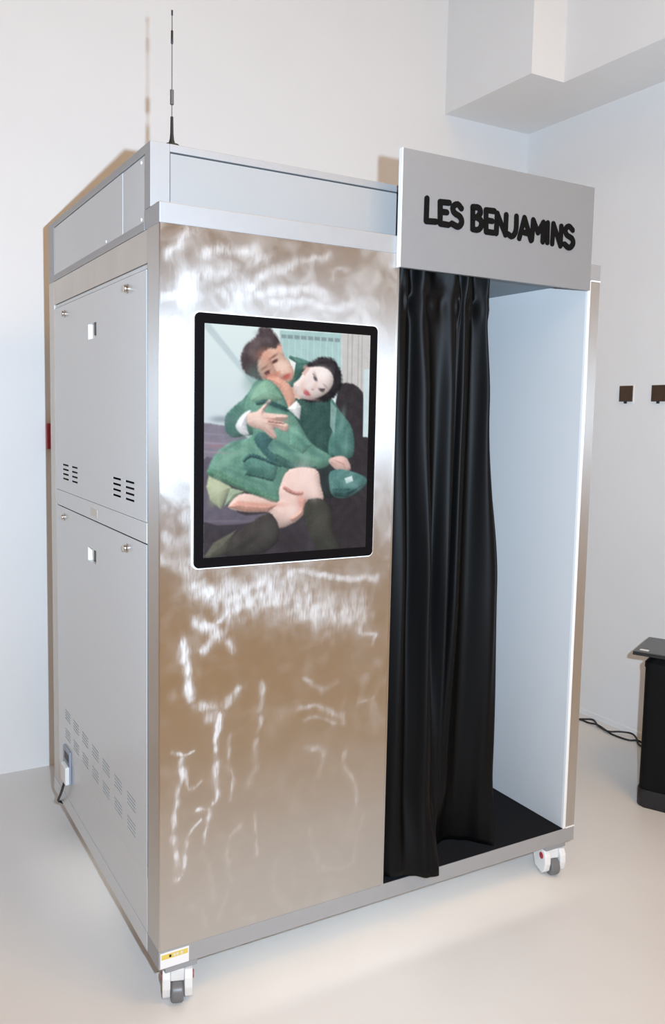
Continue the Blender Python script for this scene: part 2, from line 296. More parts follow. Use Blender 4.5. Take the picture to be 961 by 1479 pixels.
# brushed steel of the front panel: the scuff attribute roughens it along the sanding strokes
def steel_panel():
    M = bpy.data.materials.new('hand_sanded_steel'); M.use_nodes = True
    nt = M.node_tree; b = nt.nodes['Principled BSDF']; N = nt.nodes.new; K = nt.links.new
    b.inputs['Metallic'].default_value = 1.0
    at = N('ShaderNodeAttribute'); at.attribute_name = 'scuff'
    tc = N('ShaderNodeTexCoord')
    n1 = N('ShaderNodeTexNoise'); n1.inputs['Scale'].default_value = 9; n1.inputs['Detail'].default_value = 7
    n1.inputs['Distortion'].default_value = 1.2
    K(tc.outputs['Object'], n1.inputs['Vector'])
    mpn = N('ShaderNodeMapping'); mpn.inputs['Rotation'].default_value = (0, math.radians(25), 0); mpn.inputs['Scale'].default_value = (14, 1, 2)
    K(tc.outputs['Object'], mpn.inputs['Vector'])
    n2 = N('ShaderNodeTexNoise'); n2.inputs['Scale'].default_value = 16; n2.inputs['Detail'].default_value = 5
    n2.inputs['Distortion'].default_value = 0.6
    K(mpn.outputs[0], n2.inputs['Vector'])
    # scuff amount = strokes * fine streaks + faint clouds
    r1 = N('ShaderNodeMapRange'); r1.inputs['From Min'].default_value = 0.3; r1.inputs['From Max'].default_value = 0.7
    r1.inputs['To Min'].default_value = 0.45; r1.inputs['To Max'].default_value = 1.15
    K(n2.outputs['Fac'], r1.inputs['Value'])
    mu = N('ShaderNodeMath'); mu.operation = 'MULTIPLY'; K(at.outputs['Fac'], mu.inputs[0]); K(r1.outputs[0], mu.inputs[1])
    r2 = N('ShaderNodeMapRange'); r2.inputs['From Min'].default_value = 0.45; r2.inputs['From Max'].default_value = 0.78
    r2.inputs['To Min'].default_value = 0.0; r2.inputs['To Max'].default_value = 0.16
    K(n1.outputs['Fac'], r2.inputs['Value'])
    ad = N('ShaderNodeMath'); ad.operation = 'ADD'; ad.use_clamp = True
    K(mu.outputs[0], ad.inputs[0]); K(r2.outputs[0], ad.inputs[1])
    ro = N('ShaderNodeMapRange'); ro.inputs['To Min'].default_value = ST_R0; ro.inputs['To Max'].default_value = ST_R1
    K(ad.outputs[0], ro.inputs['Value']); K(ro.outputs[0], b.inputs['Roughness'])
    cr = N('ShaderNodeMix'); cr.data_type = 'RGBA'
    cr.inputs['A'].default_value = (*ST_C0, 1); cr.inputs['B'].default_value = (*ST_C1, 1)
    K(ad.outputs[0], cr.inputs['Factor']); K(cr.outputs['Result'], b.inputs['Base Color'])
    bp = N('ShaderNodeBump'); bp.inputs['Strength'].default_value = 0.06; bp.inputs['Distance'].default_value = 0.002
    K(n2.outputs['Fac'], bp.inputs['Height']); K(bp.outputs[0], b.inputs['Normal'])
    brushed(M, ST_AN)
    ra = N('ShaderNodeMapRange'); ra.inputs['To Min'].default_value = ST_AN; ra.inputs['To Max'].default_value = 0.0
    K(ad.outputs[0], ra.inputs['Value']); K(ra.outputs[0], b.inputs['Anisotropic'])
    return M
M_STEEL = steel_panel()

# ------------------------------------------------------------------ the room
XR, YB, XL, YF, ZC = 2.755, 1.771, -6.5, -9.0, 4.6
def struct(name, bm, m, label):
    o = obj(name, bm, m); tag(o, label, None, None, 'structure'); return o
struct('floor', boxm(XL, XR, YF, YB, -0.1, 0.0), M_FLOOR, 'pale poured floor of the white room')
struct('wall_back', boxm(XL - .1, XR + .1, YB, YB + .1, 0, ZC), M_WALL, 'white painted wall behind the booth')
struct('wall_right', boxm(XR, XR + .1, YF, YB, 0, ZC), M_WALL, 'white painted wall right of the booth')
struct('wall_left', boxm(XL - .1, XL, YF, YB, 0, ZC), M_FAR, 'tan wall far left of the booth')
struct('wall_front', boxm(XL - .1, XR + .1, YF - .1, YF, 0, ZC), M_FAR, 'tan wall behind the camera')
struct('ceiling', boxm(XL - .1, XR + .1, YF - .1, YB + .1, ZC, ZC + .1), M_CEIL, 'pale warm ceiling above the booth')
bmx = bmesh.new()
add_prism(bmx, [(2.165, YB), (2.165, 1.11), (2.372, 1.11), (2.372, YF), (XR, YF), (XR, YB)], 2, 3.19, ZC)
struct('trim_1', bmx, M_WALL, 'white boxed beam along the top of the right wall with a stepped corner')
# junction strip where the right wall meets the floor
struct('baseboard_right', boxm(XR - .006, XR, YF, YB, 0, 0.03, bev=.002), M_WALL, 'thin white strip where the right wall meets the floor')

# ------------------------------------------------------------------ the booth
W_, D_ = 1.5, 1.25
booth = empty('photo_booth', (0, 0, 0))
tag(booth, 'tall silver metal photo booth on casters with screen, sign and curtained opening', 'photo booth')
P = booth
def part(name, bm, m, parent=None, label=None, smooth=None):
    o = obj(name, bm, m, parent or P, smooth=smooth)
    if m in (M_POST, M_STEEL): grain_uv(o)
    if label: o['label'] = label
    return o

bm = bmesh.new()
add_box(bm, 0, W_, 0, .005, .121, .171, bev=.0015); add_box(bm, 0, W_, D_ - .005, D_, .121, .171)
add_box(bm, 0, .005, .005, D_ - .005, .121, .171); add_box(bm, W_ - .005, W_, .005, D_ - .005, .121, .171)
add_box(bm, .005, W_ - .005, .005, D_ - .005, .163, .1705)
part('base_frame', bm, M_ALU)
M_LED = bpy.data.materials.new('white_led_strip'); M_LED.use_nodes = True
_b = M_LED.node_tree.nodes['Principled BSDF']; _b.inputs['Emission Color'].default_value = (1.0, .97, .92, 1); _b.inputs['Emission Strength'].default_value = LED_E
part('led_strip', boxm(.13, 1.37, .040, .052, .157, .1628), M_LED, label='white light strip under the front edge')
part('led_strip', boxm(.060, .072, .50, 1.00, .157, .1628), M_LED, label='white light strip under the left side')
part('carcass', boxm(.022, .694, .010, D_ - .006, .171, 2.04), M_DARK, label='dark inner carcass behind the metal panels')

# front panel: fine grid carrying the sanding strokes as a 'scuff' attribute
nx, nz = 150, 390
xs = np.linspace(.003, .697, nx); zs = np.linspace(.172, 2.040, nz)
X, Z = np.meshgrid(xs, zs)
sc_f = np.zeros_like(X)
rngn = np.random.RandomState(3)
def field(seed, f0, f1, n=26):
    r = np.random.RandomState(seed); o = np.zeros_like(X)
    for _ in range(n):
        f = r.uniform(f0, f1); t = r.uniform(0, 2 * np.pi); o += np.sin((X * np.cos(t) + Z * np.sin(t)) * f + r.uniform(0, 6.28))
    return o / np.sqrt(n / 2)
XX = X + .0055 * field(1, 15, 70) + .0016 * field(2, 90, 200)
ZZ = Z + .0055 * field(3, 15, 70) + .0016 * field(4, 90, 200)
GR = np.clip(.88 + .20 * field(5, 50, 220), .45, 1.2)
for pts, wd, it in STROKES:
    p3 = catmull([(a / 1000, b / 1000, 0) for a, b in pts], 6) if len(pts) > 2 else [Vector((a / 1000, b / 1000, 0)) for a, b in pts]
    s = wd / 1000 * .66
    it = it * (.32 if pts[0][1] > 1830 else 1.0)
    d2 = np.full_like(X, 9.0)
    for a, b in zip(p3, p3[1:]):
        ex, ez = b.x - a.x, b.y - a.y; L2 = ex * ex + ez * ez + 1e-9
        t = np.clip(((XX - a.x) * ex + (ZZ - a.y) * ez) / L2, 0, 1)
        d2 = np.minimum(d2, (XX - a.x - t * ex) ** 2 + (ZZ - a.y - t * ez) ** 2)
    sc_f = np.maximum(sc_f, it * np.exp(-d2 / (s * s))) + .15 * it * np.exp(-d2 / (s * s * 6))
sc_f = sc_f * GR
# looser clouds of circular sanding between the strokes
cl = np.clip(field(7, 10, 40) * .5 + field(8, 40, 130) * .35 - .25, 0, 1.2)
sc_f = np.clip(np.maximum(sc_f, .20 * cl), 0, 1.2)
verts = [(float(x), 0.0, float(z)) for z in zs for x in xs]
faces = [(j * nx + i, j * nx + i + 1, (j + 1) * nx + i + 1, (j + 1) * nx + i) for j in range(nz - 1) for i in range(nx - 1)]
# back skin and rim, so the sheet is 8 mm thick
n0 = len(verts)
verts += [(.003, .008, .172), (.697, .008, .172), (.697, .008, 2.04), (.003, .008, 2.04)]
faces.append((n0 + 3, n0 + 2, n0 + 1, n0))
faces.append(tuple([n0, n0 + 1] + [i for i in range(nx - 1, -1, -1)]))
faces.append(tuple([n0 + 2, n0 + 3] + [(nz - 1) * nx + i for i in range(nx)]))
faces.append(tuple([n0 + 3, n0] + [j * nx for j in range(nz)]))
faces.append(tuple([n0 + 1, n0 + 2] + [j * nx + nx - 1 for j in range(nz - 1, -1, -1)]))
me = bpy.data.meshes.new('front_panel'); me.from_pydata(verts, [], faces)
at = me.attributes.new('scuff', 'FLOAT', 'POINT')
at.data.foreach_set('value', np.concatenate([sc_f.ravel(), np.zeros(4)]).astype(np.float32))
part('front_panel', me, M_STEEL, label='brushed steel front panel with swirling hand-sanded marks')
part('edge_strip', boxm(.696, .702, -.001, .03, .171, 2.04, bev=.001), M_POST)

# left side: post, header band, doors, strip, sill, rear post
part('corner_post', boxm(0, .02, .001, .094, .171, 2.04, bev=.002), M_POST, label='brushed steel corner post')
part('rear_post', boxm(0, .02, 1.172, 1.25, .171, 2.04, bev=.002), M_BAND)
part('header_band', boxm(.001, .02, .096, 1.171, 1.957, 2.039, bev=.001), M_BAND, label='bare aluminium band above the upper door')
part('side_rail', boxm(.004, .02, .096, 1.171, 1.944, 1.955, bev=.001), M_GREY)
slots_u = [(a, b, 1.3900 - k * .0163 - .003, 1.3900 - k * .0163 + .003) for (a, b) in ((.968, 1.058), (.840, .923), (.334, .417), (.207, .292)) for k in range(4)]
slots_l = [(a, a + .084, z - k * .0105 - .0018, z - k * .0105 + .0018) for a in (.976, .850, .724, .594, .466, .334, .202) for z in (.498, .427) for k in range(4)]
def lock(door, y, z):
    b = bmesh.new()
    add_lathe(b, [(.013, 0), (.013, .004), (.010, .006), (.010, .010), (.0085, .012), (0, .012)], 20, Matrix.Translation((0, y, z)) @ Matrix.Rotation(math.radians(-90), 4, 'Y'))
    o = part('lock', b, M_CHROME, door, 'small chrome lock', smooth=40)
    return o
def finger_pull(door, y0, y1, z0, z1):
    b = bmesh.new()
    add_box(b, .0135, .0165, y0 - .004, y1 + .004, z0 - .004, z1 + .004)
    add_box(b, .0015, .0135, y0 - .004, y0, z0 - .004, z1 + .004); add_box(b, .0015, .0135, y1, y1 + .004, z0 - .004, z1 + .004)
    add_box(b, .0015, .0135, y0, y1, z0 - .004, z0); add_box(b, .0015, .0135, y0, y1, z1, z1 + .004)
    part('latch_recess', b, M_WHITE, door, 'white latch recess')
    part('latch_slit', boxm(-.001, .0135, y0, y0 + .020, z0 + .008, z1, bev=.001), M_BLACK, door, 'black strip as the dark latch slit')  # solid black strip added in place of the recess's dark slit
ud = part('upper_door', sheet_with_holes(.100, 1.165, 1.296, 1.941, slots_u + [(.590, .688, 1.803, 1.850)], 0.0, .0015), M_GREY, label='grey upper access door with vent slots')
lock(ud, 1.004, 1.911); lock(ud, .262, 1.911); finger_pull(ud, .590, .688, 1.803, 1.850)
ms = part('middle_strip', boxm(0, .018, .100, 1.165, 1.240, 1.2945, bev=.001), M_GREY)
part('sticker', boxm(-.0006, .0, .590, .668, 1.252, 1.276), M_CREAM, ms, 'small cream sticker')
ld = part('lower_door', sheet_with_holes(.100, 1.165, .328, 1.237, slots_l + [(.609, .709, 1.102, 1.146)], 0.0, .0015), M_GREY, label='grey lower access door with rows of vent slots')
lock(ld, 1.039, 1.204); lock(ld, .273, 1.204); finger_pull(ld, .609, .709, 1.102, 1.146)
part('sill_panel', boxm(.0005, .02, .100, 1.165, .171, .3265, bev=.001), M_GREY)
sk = part('power_socket', boxm(-.008, .0, .962, 1.062, .246, .366, bev=.003), M_SOCK, label='blue-grey power socket')
part('socket_hole', boxm(-.009, -.007, .975, 1.035, .325, .352), M_BLACK, sk)

part('side_skirt', boxm(-.0012, .0, .096, 1.249, .1212, .1705), M_GREY)

# back and right skins
part('back_panel', boxm(.02, W_, D_ - .006, D_, .171, 2.04), M_GREY)
part('right_panel', boxm(W_ - .006, W_, .004, D_ - .006, .171, 2.04), M_GREY)

# cap and light box
bm = bmesh.new(); add_box(bm, 0, W_, 0, .118, 2.04, 2.09, bev=.0025); add_box(bm, .012, W_, .1175, D_, 2.0405, 2.0895)
add_box(bm, 0, .0125, .1178, D_, 2.04, 2.0615); add_box(bm, 0, .0125, 1.163, D_, 2.0615, 2.09)
part('cap', bm, M_ALU, label='silver cap band around the top')
lb_bm = bmesh.new()
LX = 1.40
add_box(lb_bm, 0, .051, .07, .115, 2.0905, 2.249, bev=.0015)                 # corner stile
add_box(lb_bm, .051, LX, .07, .115, 2.230, 2.249, bev=.0015)                 # front top rail
add_box(lb_bm, .051, .740, .07, .105, 2.0905, 2.108)                          # front bottom rail
add_box(lb_bm, .748, LX, .07, .105, 2.0905, 2.230)
add_box(lb_bm, 0, .03, .115, D_, 2.228, 2.249, bev=.0015)                    # side top rail
add_box(lb_bm, 0, .03, 1.163, D_, 2.0905, 2.228)
add_box(lb_bm, LX - .03, LX, .115, D_, 2.0905, 2.249); add_box(lb_bm, .03, LX - .03, D_ - .03, D_, 2.0905, 2.249)
add_box(lb_bm, .03, LX - .03, .115, D_ - .03, 2.235, 2.246)
lbx = part('light_box', lb_bm, M_ALU, label='silver light box frame on top of the booth')
part('pane', boxm(.0535, .7380, .0745, .0785, 2.1085, 2.2265), M_ACRY, lbx, 'white acrylic front pane')
part('pane', boxm(.0030, .0060, .121, .316, 2.0625, 2.2250), M_ACRYG, lbx, 'frosted side pane, short piece by the corner')
part('pane', boxm(.0018, .0048, .3155, 1.160, 2.0625, 2.2250), M_ACRYG, lbx, 'frosted side pane')
part('back_lining', boxm(.05, .744, .09, .094, 2.10, 2.23), M_DARK, lbx)
part('back_lining', boxm(.02, .024, .12, 1.163, 2.091, 2.228), M_DARK, lbx)
for (y, z) in ((.150, 2.214), (.150, 2.072), (.480, 2.070)):
    b = bmesh.new(); add_lathe(b, [(.005, 0), (.004, .002), (0, .0025)], 12, Matrix.Translation((.0019 if y > .3 else .0031, y, z)) @ Matrix.Rotation(math.radians(-90), 4, 'Y'))
    part('screw', b, M_EDGE, lbx, smooth=True)

# opening: right column, lining, ceiling, carpet
col_o = part('right_column', boxm(1.458, W_ - .0005, 0.0, .05, .176, 2.034, bev=.001), M_POST, label='narrow brushed steel column right of the opening')
part('jamb', boxm(1.446, 1.458, -.0005, .010, .172, 2.036, bev=.001), M_EDGE)
part('column_foot', boxm(1.458, W_, -.0015, .03, .1712, .1755), M_EDGE)
part('column_head', boxm(1.458, W_, -.0015, .03, 2.0345, 2.0395), M_EDGE)
part('inner_wall', boxm(1.446, 1.456, .010, 1.20, .171, 2.04), M_INNER, label='white inner wall lining')
part('inner_wall', boxm(.710, 1.446, 1.19, 1.20, .171, 2.04), M_INNER)
part('inner_wall', boxm(.698, .702, .055, 1.20, .171, 2.04), M_INNER)
part('inner_ceiling', boxm(.702, 1.456, .03, 1.20, 2.032, 2.0395), mat('shaded_ceiling_board', (.22, .27, .31), .6, noise=.03), label='booth ceiling with its blue shade put into the colour')  # shade under the ceiling is put into this darker blue-grey colour
part('carpet', boxm(.702, 1.452, .002, 1.19, .1705, .1735), M_MAT, label='black carpet on the booth floor')
# ---- screen
rim = bmesh.new(); add_prism(rim, rrect(.0845, .6315, 1.1825, 1.8355, .016), 1, -.006, .0002)
scr = part('screen', rim, M_EDGE, label='portrait display screen set in the front panel')
bz = bmesh.new(); add_prism(bz, rrect(.0880, .6280, 1.1860, 1.8320, .014), 1, -.0105, -.0055)
part('bezel', bz, M_BEZEL, scr, 'glossy black screen bezel')
# picture painted as vertex colours on a fine grid: u right, v down in millimetres of the 490 x 594 display
pw, ph = 236, 286
U, V = np.meshgrid(np.linspace(0, 490, pw), np.linspace(0, 594, ph))
img = np.zeros((ph, pw, 3))
top, bot = np.array((216., 234., 236.)), np.array((198., 214., 224.))
img[:] = top + (bot - top) * np.clip(V / 330, 0, 1)[..., None]
nz1 = np.sin(U * .11 + 2 * np.sin(V * .05)) * np.sin(V * .09 + 1.5 * np.sin(U * .06))
nz2 = np.sin(U * .31 + 3 * np.sin(V * .13)) * np.sin(V * .27 + 2 * np.sin(U * .17))
nz3 = np.sin(U * .55 + 2 * np.sin(V * .4)) * np.sin(V * .6 + 2 * np.sin(U * .37))
def sdf(poly):
    d = np.full(U.shape, 1e9); inside = np.zeros(U.shape, bool); n = len(poly)
    for i in range(n):
        (ax, ay), (bx, by) = poly[i], poly[(i + 1) % n]
        ex, ey = bx - ax, by - ay; L2 = ex * ex + ey * ey + 1e-9
        t = np.clip(((U - ax) * ex + (V - ay) * ey) / L2, 0, 1)
        d = np.minimum(d, np.hypot(U - ax - t * ex, V - ay - t * ey))
        c = (ay > V) != (by > V)
        xi = ax + (V - ay) * ex / (ey if abs(ey) > 1e-9 else 1e-9)
        inside ^= c & (U < xi)
    return np.where(inside, -d, d)
def rounded(poly):
    n = len(poly)
    if n < 6: return poly
    out = []
    for i in range(n):
        p0, p1, p2, p3 = [Vector(poly[(i + k - 1) % n]) for k in range(4)]
        for t in (0, .25, .5, .75):
            q = .5 * ((2 * p1) + (p2 - p0) * t + (2 * p0 - 5 * p1 + 4 * p2 - p3) * t * t + (3 * p1 - p0 - 3 * p2 + p3) * t ** 3)
            out.append((q.x, q.y))
    return out
def paint(poly, colr, feather=2.2, var=6, form=0.0, rough_edge=0.0):
    global img
    d = sdf(rounded(poly)) + rough_edge * (nz2 * 2.2 + nz1 * 1.6)
    a = np.clip(.5 - d / (2 * feather), 0, 1)[..., None]
    sh = 1.0
    if form:   # soft form: the edge away from the upper left light is deeper
        gy, gx = np.gradient(d); side = np.clip(.45 + .9 * (gx * .55 + gy * .75) / (np.hypot(gx, gy) + 1e-6), -.35, 1.3)
        sh = (1 - form * np.exp(np.minimum(d, 0) / 13.0) * side)[..., None]
    c = (np.array(colr, float)[None, None] + (nz1 * var + nz2 * var * .7)[..., None]) * sh
    img = img * (1 - a) + c * a
paint([(0, 0), (14, 0), (150, 150), (140, 158), (0, 12)], (186, 206, 212), 3, 2)
for k, (poly, colr) in enumerate(PICTURE):
    big = max(p[0] for p in poly) - min(p[0] for p in poly) > 40
    hair = max(colr) < 85 and k in (16, 22)
    paint(poly, colr, 3.6 if hair else (2.4 if big else 1.6), 9 if hair else (9 if 60 < colr[1] < 190 and colr[1] > colr[0] + 12 else 4), .32 if big and k > 6 else 0.0, 0.6 if hair else (.3 if big else .1))
    if k == 3:
        for q in range(10): paint([(216 + q * 19, 26), (218 + q * 19, 26), (218 + q * 19, 170), (216 + q * 19, 170)], (182, 214, 214), 1.5, 2)
        for (a, b, c, d) in PBOX: paint([(a, b), (c, b), (c, d), (a, d)], (128, 152, 156), 1.5, 3)
    if k == 4:
        for q in (416, 430, 450, 462): paint([(q, 0), (q + 3, 0), (q + 5, 290), (q + 2, 290)], (168, 164, 164), 1.5, 2)
for (bu, bv, ru, rv, an_, bc, al) in BLOBS:
    t = math.radians(an_); du, dv = U - bu, V - bv
    p_, q_ = (du * math.cos(t) + dv * math.sin(t)) / ru, (-du * math.sin(t) + dv * math.cos(t)) / rv
    a = (al * np.exp(-(p_ ** 2 + q_ ** 2) ** 1.3))[..., None]
    img = img * (1 - a) + np.array(bc, float) * a
g_ = img.mean(2, keepdims=True)
img = np.clip(((g_ + (img - g_) * .82) / 255) ** .95 * 252, 0, 255) / 255
lin_img = np.where(img <= .04045, img / 12.92, ((img + .055) / 1.055) ** 2.4)
verts = [(.1135 + float(u) / 490 * .490, -.0110, 1.806 - float(v) / 594 * .594) for v in np.linspace(0, 594, ph) for u in np.linspace(0, 490, pw)]
faces = [(j * pw + i, (j + 1) * pw + i, (j + 1) * pw + i + 1, j * pw + i + 1) for j in range(ph - 1) for i in range(pw - 1)]
me = bpy.data.meshes.new('display'); me.from_pydata(verts, [], faces)
ca = me.color_attributes.new('picture', 'FLOAT_COLOR', 'POINT')
ca.data.foreach_set('color', np.concatenate([lin_img.reshape(-1, 3), np.ones((pw * ph, 1))], 1).astype(np.float32).ravel())
MD = bpy.data.materials.new('lit_display'); MD.use_nodes = True
nt = MD.node_tree; b = nt.nodes['Principled BSDF']
a = nt.nodes.new('ShaderNodeAttribute'); a.attribute_name = 'picture'
b.inputs['Base Color'].default_value = (.004, .004, .004, 1); b.inputs['Roughness'].default_value = .25
b.inputs['Specular IOR Level'].default_value = .06
nt.links.new(a.outputs['Color'], b.inputs['Emission Color']); b.inputs['Emission Strength'].default_value = DISP
part('display', me, MD, scr, 'lit screen showing two people in green jackets embracing on a bench')

# ---- sign
sg = part('sign_board', boxm(.694, 1.4375, -.0165, -.0015, 2.002, 2.3265), M_SIGN, label='satin grey sign board reading LES BENJAMINS')
part('sign_edge', boxm(.6905, .694, -.0165, -.0015, 2.002, 2.3265), M_EDGE, sg)
for bx in (.86, 1.24): part('sign_bracket', boxm(bx, bx + .04, -.0015, .07, 2.0905, 2.23), M_ALU, sg)
rnd = random.Random(5)
for ch, strokes in LETTERS:
    b = bmesh.new(); lift = 0
    for st in strokes:
        pts = [Vector((x / 1000, z / 1000, 0)) for x, z in st]
        if ch in 'SJ': pts = catmull(pts, 4)
        if ch == 'B' and len(pts) > 4: pts = pts[:2] + catmull(pts[1:], 4)
        r = .0088
        for p, q in zip(pts, pts[1:]):
            d = (q - p)
            if d.length < 1e-5: continue
            ang = math.atan2(d.y, d.x); poly = []
            for base, s in ((q, -90), (p, 90)):
                for k in range(7):
                    t = ang + math.radians(s + 180 * k / 6)
                    rr = r * (1 + rnd.uniform(-.05, .05))
                    poly.append((base.x + rr * math.cos(t), base.y + rr * math.sin(t)))
            lift += 1; add_prism(b, poly, 1, -.0185 - lift * .00006, -.0162)
    o = part('letter', b, M_INK, sg)
    o['label'] = 'black letter ' + ch

# ---- warning label on the base
lab = part('warning_label', boxm(.004, .083, -.0008, 0.0, .1235, .1665), M_STICK, label='white warning label with yellow stripe')
part('label_stripe', boxm(.007, .080, -.0012, -.0007, .148, .1615), M_YEL, lab)
for k, x in enumerate((.028, .040, .048, .060)):
    part('label_print', boxm(x, x + .006, -.0015, -.0011, .151, .158), M_BLACK if k == 0 else M_CREAM, lab)

# ---- casters
def make_caster():
    root = bpy.data.objects.new('caster', None)
    bm = bmesh.new(); add_box(bm, -.045, .045, -.030, .045, .094, .163, bev=.002)
    me_pl = bm
    parts = []
    parts.append(('mounting_plate', me_pl, M_ALU, None))
    h = bmesh.new()
    prof = [(-.030, .094), (.030, .094), (.040, .075), (.040, .045), (.028, .014), (-.020, .007), (-.036, .022), (-.043, .048), (-.042, .076)]
    add_prism(h, prof, 0, -.040, -.0185); add_prism(h, prof, 0, .0185, .040)
    add_box(h, -.0185, .0185, -.028, .034, .060, .094)
    bmesh.ops.bevel(h, geom=list(h.edges), offset=.0025, segments=2, profile=.5, affect='EDGES', clamp_overlap=True)
    parts.append(('housing', h, M_WHITE, None))
    wv = bmesh.new()
    add_lathe(wv, [(.010, -.0165), (.0255, -.0165), (.0292, -.012), (.030, 0), (.0292, .012), (.0255, .0165), (.010, .0165)], 28,
              Matrix.Translation((0, -.022, .030)) @ Matrix.Rotation(math.radians(90), 4, 'Y'))
    parts.append(('wheel', wv, M_WHEEL, 35))
    for s in (-1, 1):
        ax = bmesh.new()
        add_lathe(ax, [(.009, -.002), (.009, .002), (.006, .003), (0, .003)], 14, Matrix.Translation((s * .0402, -.016, .070)) @ Matrix.Scale(1.25, 4) @ Matrix.Rotation(math.radians(90 * s), 4, 'Y'))
        parts.append(('adjuster', ax, M_RED, 35))
    ft = bmesh.new(); add_lathe(ft, [(.013, .006), (.014, .010), (.012, .022), (0, .022)], 16, Matrix.Translation((0, .026, 0)))
    parts.append(('rubber_foot', ft, M_BLACK, 35))
    return parts
cp = make_caster(); cm = []
for n, b, m_, s in cp:
    bmesh.ops.recalc_face_normals(b, faces=b.faces)
    me = bpy.data.meshes.new(n); b.to_mesh(me); b.free(); me.materials.append(m_)
    if s:
        me.polygons.foreach_set('use_smooth', [True] * len(me.polygons)); me.set_sharp_from_angle(angle=math.radians(s))
    cm.append((n, me))
for i, (x, y, rz) in enumerate(((.0690, .048, -20), (1.436, .048, -14), (.20, 1.17, 170), (1.432, 1.19, 200))):
    pl = bpy.data.objects.new('caster', cm[1][1]); C.objects.link(pl); pl.parent = booth
    pl.location = (x, y, 0); pl.rotation_euler = (0, 0, math.radians(rz))
    for k in (0, 2, 3, 4, 5):
        o = bpy.data.objects.new(cm[k][0], cm[k][1]); C.objects.link(o); o.parent = pl
        if k == 0: o.rotation_euler = (0, 0, -math.radians(rz))

# ------------------------------------------------------------------ curtain
TOP = [(.704, .034), (.730, .016), (.765, .044), (.800, .016), (.860, .040), (.915, .016), (.937, .034), (.958, .016), (1.005, .045), (1.038, .018), (1.052, .034)]
UPP = [(.704, .034), (.732, .006), (.770, .050), (.812, .004), (.868, .044), (.917, .006), (.938, .036), (.958, .008), (1.010, .050), (1.050, .006), (1.066, .030)]
MID = [(.704, .034), (.747, -.004), (.790, .050), (.834, -.012), (.872, .040), (.907, -.002), (.930, .040), (.952, .002), (1.012, .066), (1.080, .002), (1.124, .018)]
HEM = [(.706, .020), (.745, -.002), (.790, -.020), (.832, -.056), (.868, -.054), (.886, .000), (.930, .062), (.985, .104), (1.050, .098), (1.100, .048), (1.140, -.004)]
LV = [(2.030, TOP), (1.93, TOP), (1.62, UPP), (1.05, MID), (.45, [(.7 * m_[0] + .3 * h_[0], .62 * m_[1] + .38 * h_[1]) for m_, h_ in zip(MID, HEM)]), (.186, HEM)]
# smooth plan curves level by level, then smooth across height
curves = [(z, catmull([(a, b, 0) for a, b in pl], 14)) for z, pl in LV]
nu = len(curves[0][1]); NV = 110
zl = [c[0] for c in curves]
verts = []; rnd = random.Random(8)
for j in range(NV + 1):
    z = 2.030 + (.186 - 2.030) * j / NV
    k = max(i for i in range(len(zl)) if zl[i] >= z - 1e-9); k = min(k, len(zl) - 2)
    t = (zl[k] - z) / (zl[k] - zl[k + 1]); t = t * t * (3 - 2 * t)
    for i in range(nu):
        p = curves[k][1][i].lerp(curves[k + 1][1][i], t)
        u = i / (nu - 1)
        # gathers just under the rod pocket
        g = math.exp(-((z - 1.915) / .035) ** 2)
        py = p.y - g * (.007 * math.sin(u * 52) + .005 * math.sin(u * 83 + 1))
        if z > 1.945: py = p.y - .004 * math.sin(u * 31 + z * 40) - .004
        # soft cloth ripples
        py += .0022 * math.sin(u * 44 + z * 2.1) + .0012 * math.sin(u * 90 - z * 3.7)
        hemw = math.exp(-((z - .186) / .05) ** 2) * .0025 * math.sin(u * 60)
        verts.append((p.x + .0015 * math.sin(z * 7 + u * 9) * u, py + hemw, z))
faces = [(j * nu + i, (j + 1) * nu + i, (j + 1) * nu + i + 1, j * nu + i + 1) for j in range(NV) for i in range(nu - 1)]
me = bpy.data.meshes.new('curtain'); me.from_pydata(verts, [], faces)
cu = obj('curtain', me, M_CURT, smooth=True)
sd = cu.modifiers.new('thick', 'SOLIDIFY'); sd.thickness = .002; sd.offset = 0
tag(cu, 'long black fabric curtain hanging half across the booth opening', 'curtain')

# ------------------------------------------------------------------ antenna
an = empty('antenna', (.066, .100, 2.2495)); tag(an, 'thin black whip antenna standing on top of the booth', 'antenna')
b = bmesh.new(); add_lathe(b, [(.0185, 0), (.0195, .003), (.018, .007), (.010, .009), (0, .009)], 24); obj('magnet_base', b, M_BLACK, an, smooth=40)
b = bmesh.new(); add_lathe(b, [(.009, .008), (.0055, .020), (.0042, .035), (.0036, .075), (0, .075)], 16); obj('rubber_cone', b, M_BLACK, an, smooth=40)
b = bmesh.new(); add_lathe(b, [(.0013, .07), (.0013, .325), (0, .325)], 8); obj('whip', b, M_WIRE, an, smooth=40)
b = bmesh.new(); add_lathe(b, [(.0013, .103), (.0048, .105), (.0048, .140), (.0013, .142)], 14); obj('coil', b, M_WIRE, an, smooth=40)
b = bmesh.new(); add_lathe(b, [(.0013, .250), (.0030, .252), (.0030, .282), (.0013, .284)], 12); obj('sleeve', b, M_BLACK, an, smooth=40)
b = bmesh.new(); add_lathe(b, [(.0013, .318), (.0022, .320), (.0022, .331), (0, .333)], 12); obj('tip', b, M_BLACK, an, smooth=40)
b = bmesh.new(); add_tube(b, catmull([(-.016, .004, .004), (-.026, .006, .003), (-.034, .015, .002), (-.03, .06, .002), (.0, .2, .002)], 6), .0016, 6); obj('lead', b, M_BLACK, an, smooth=True)

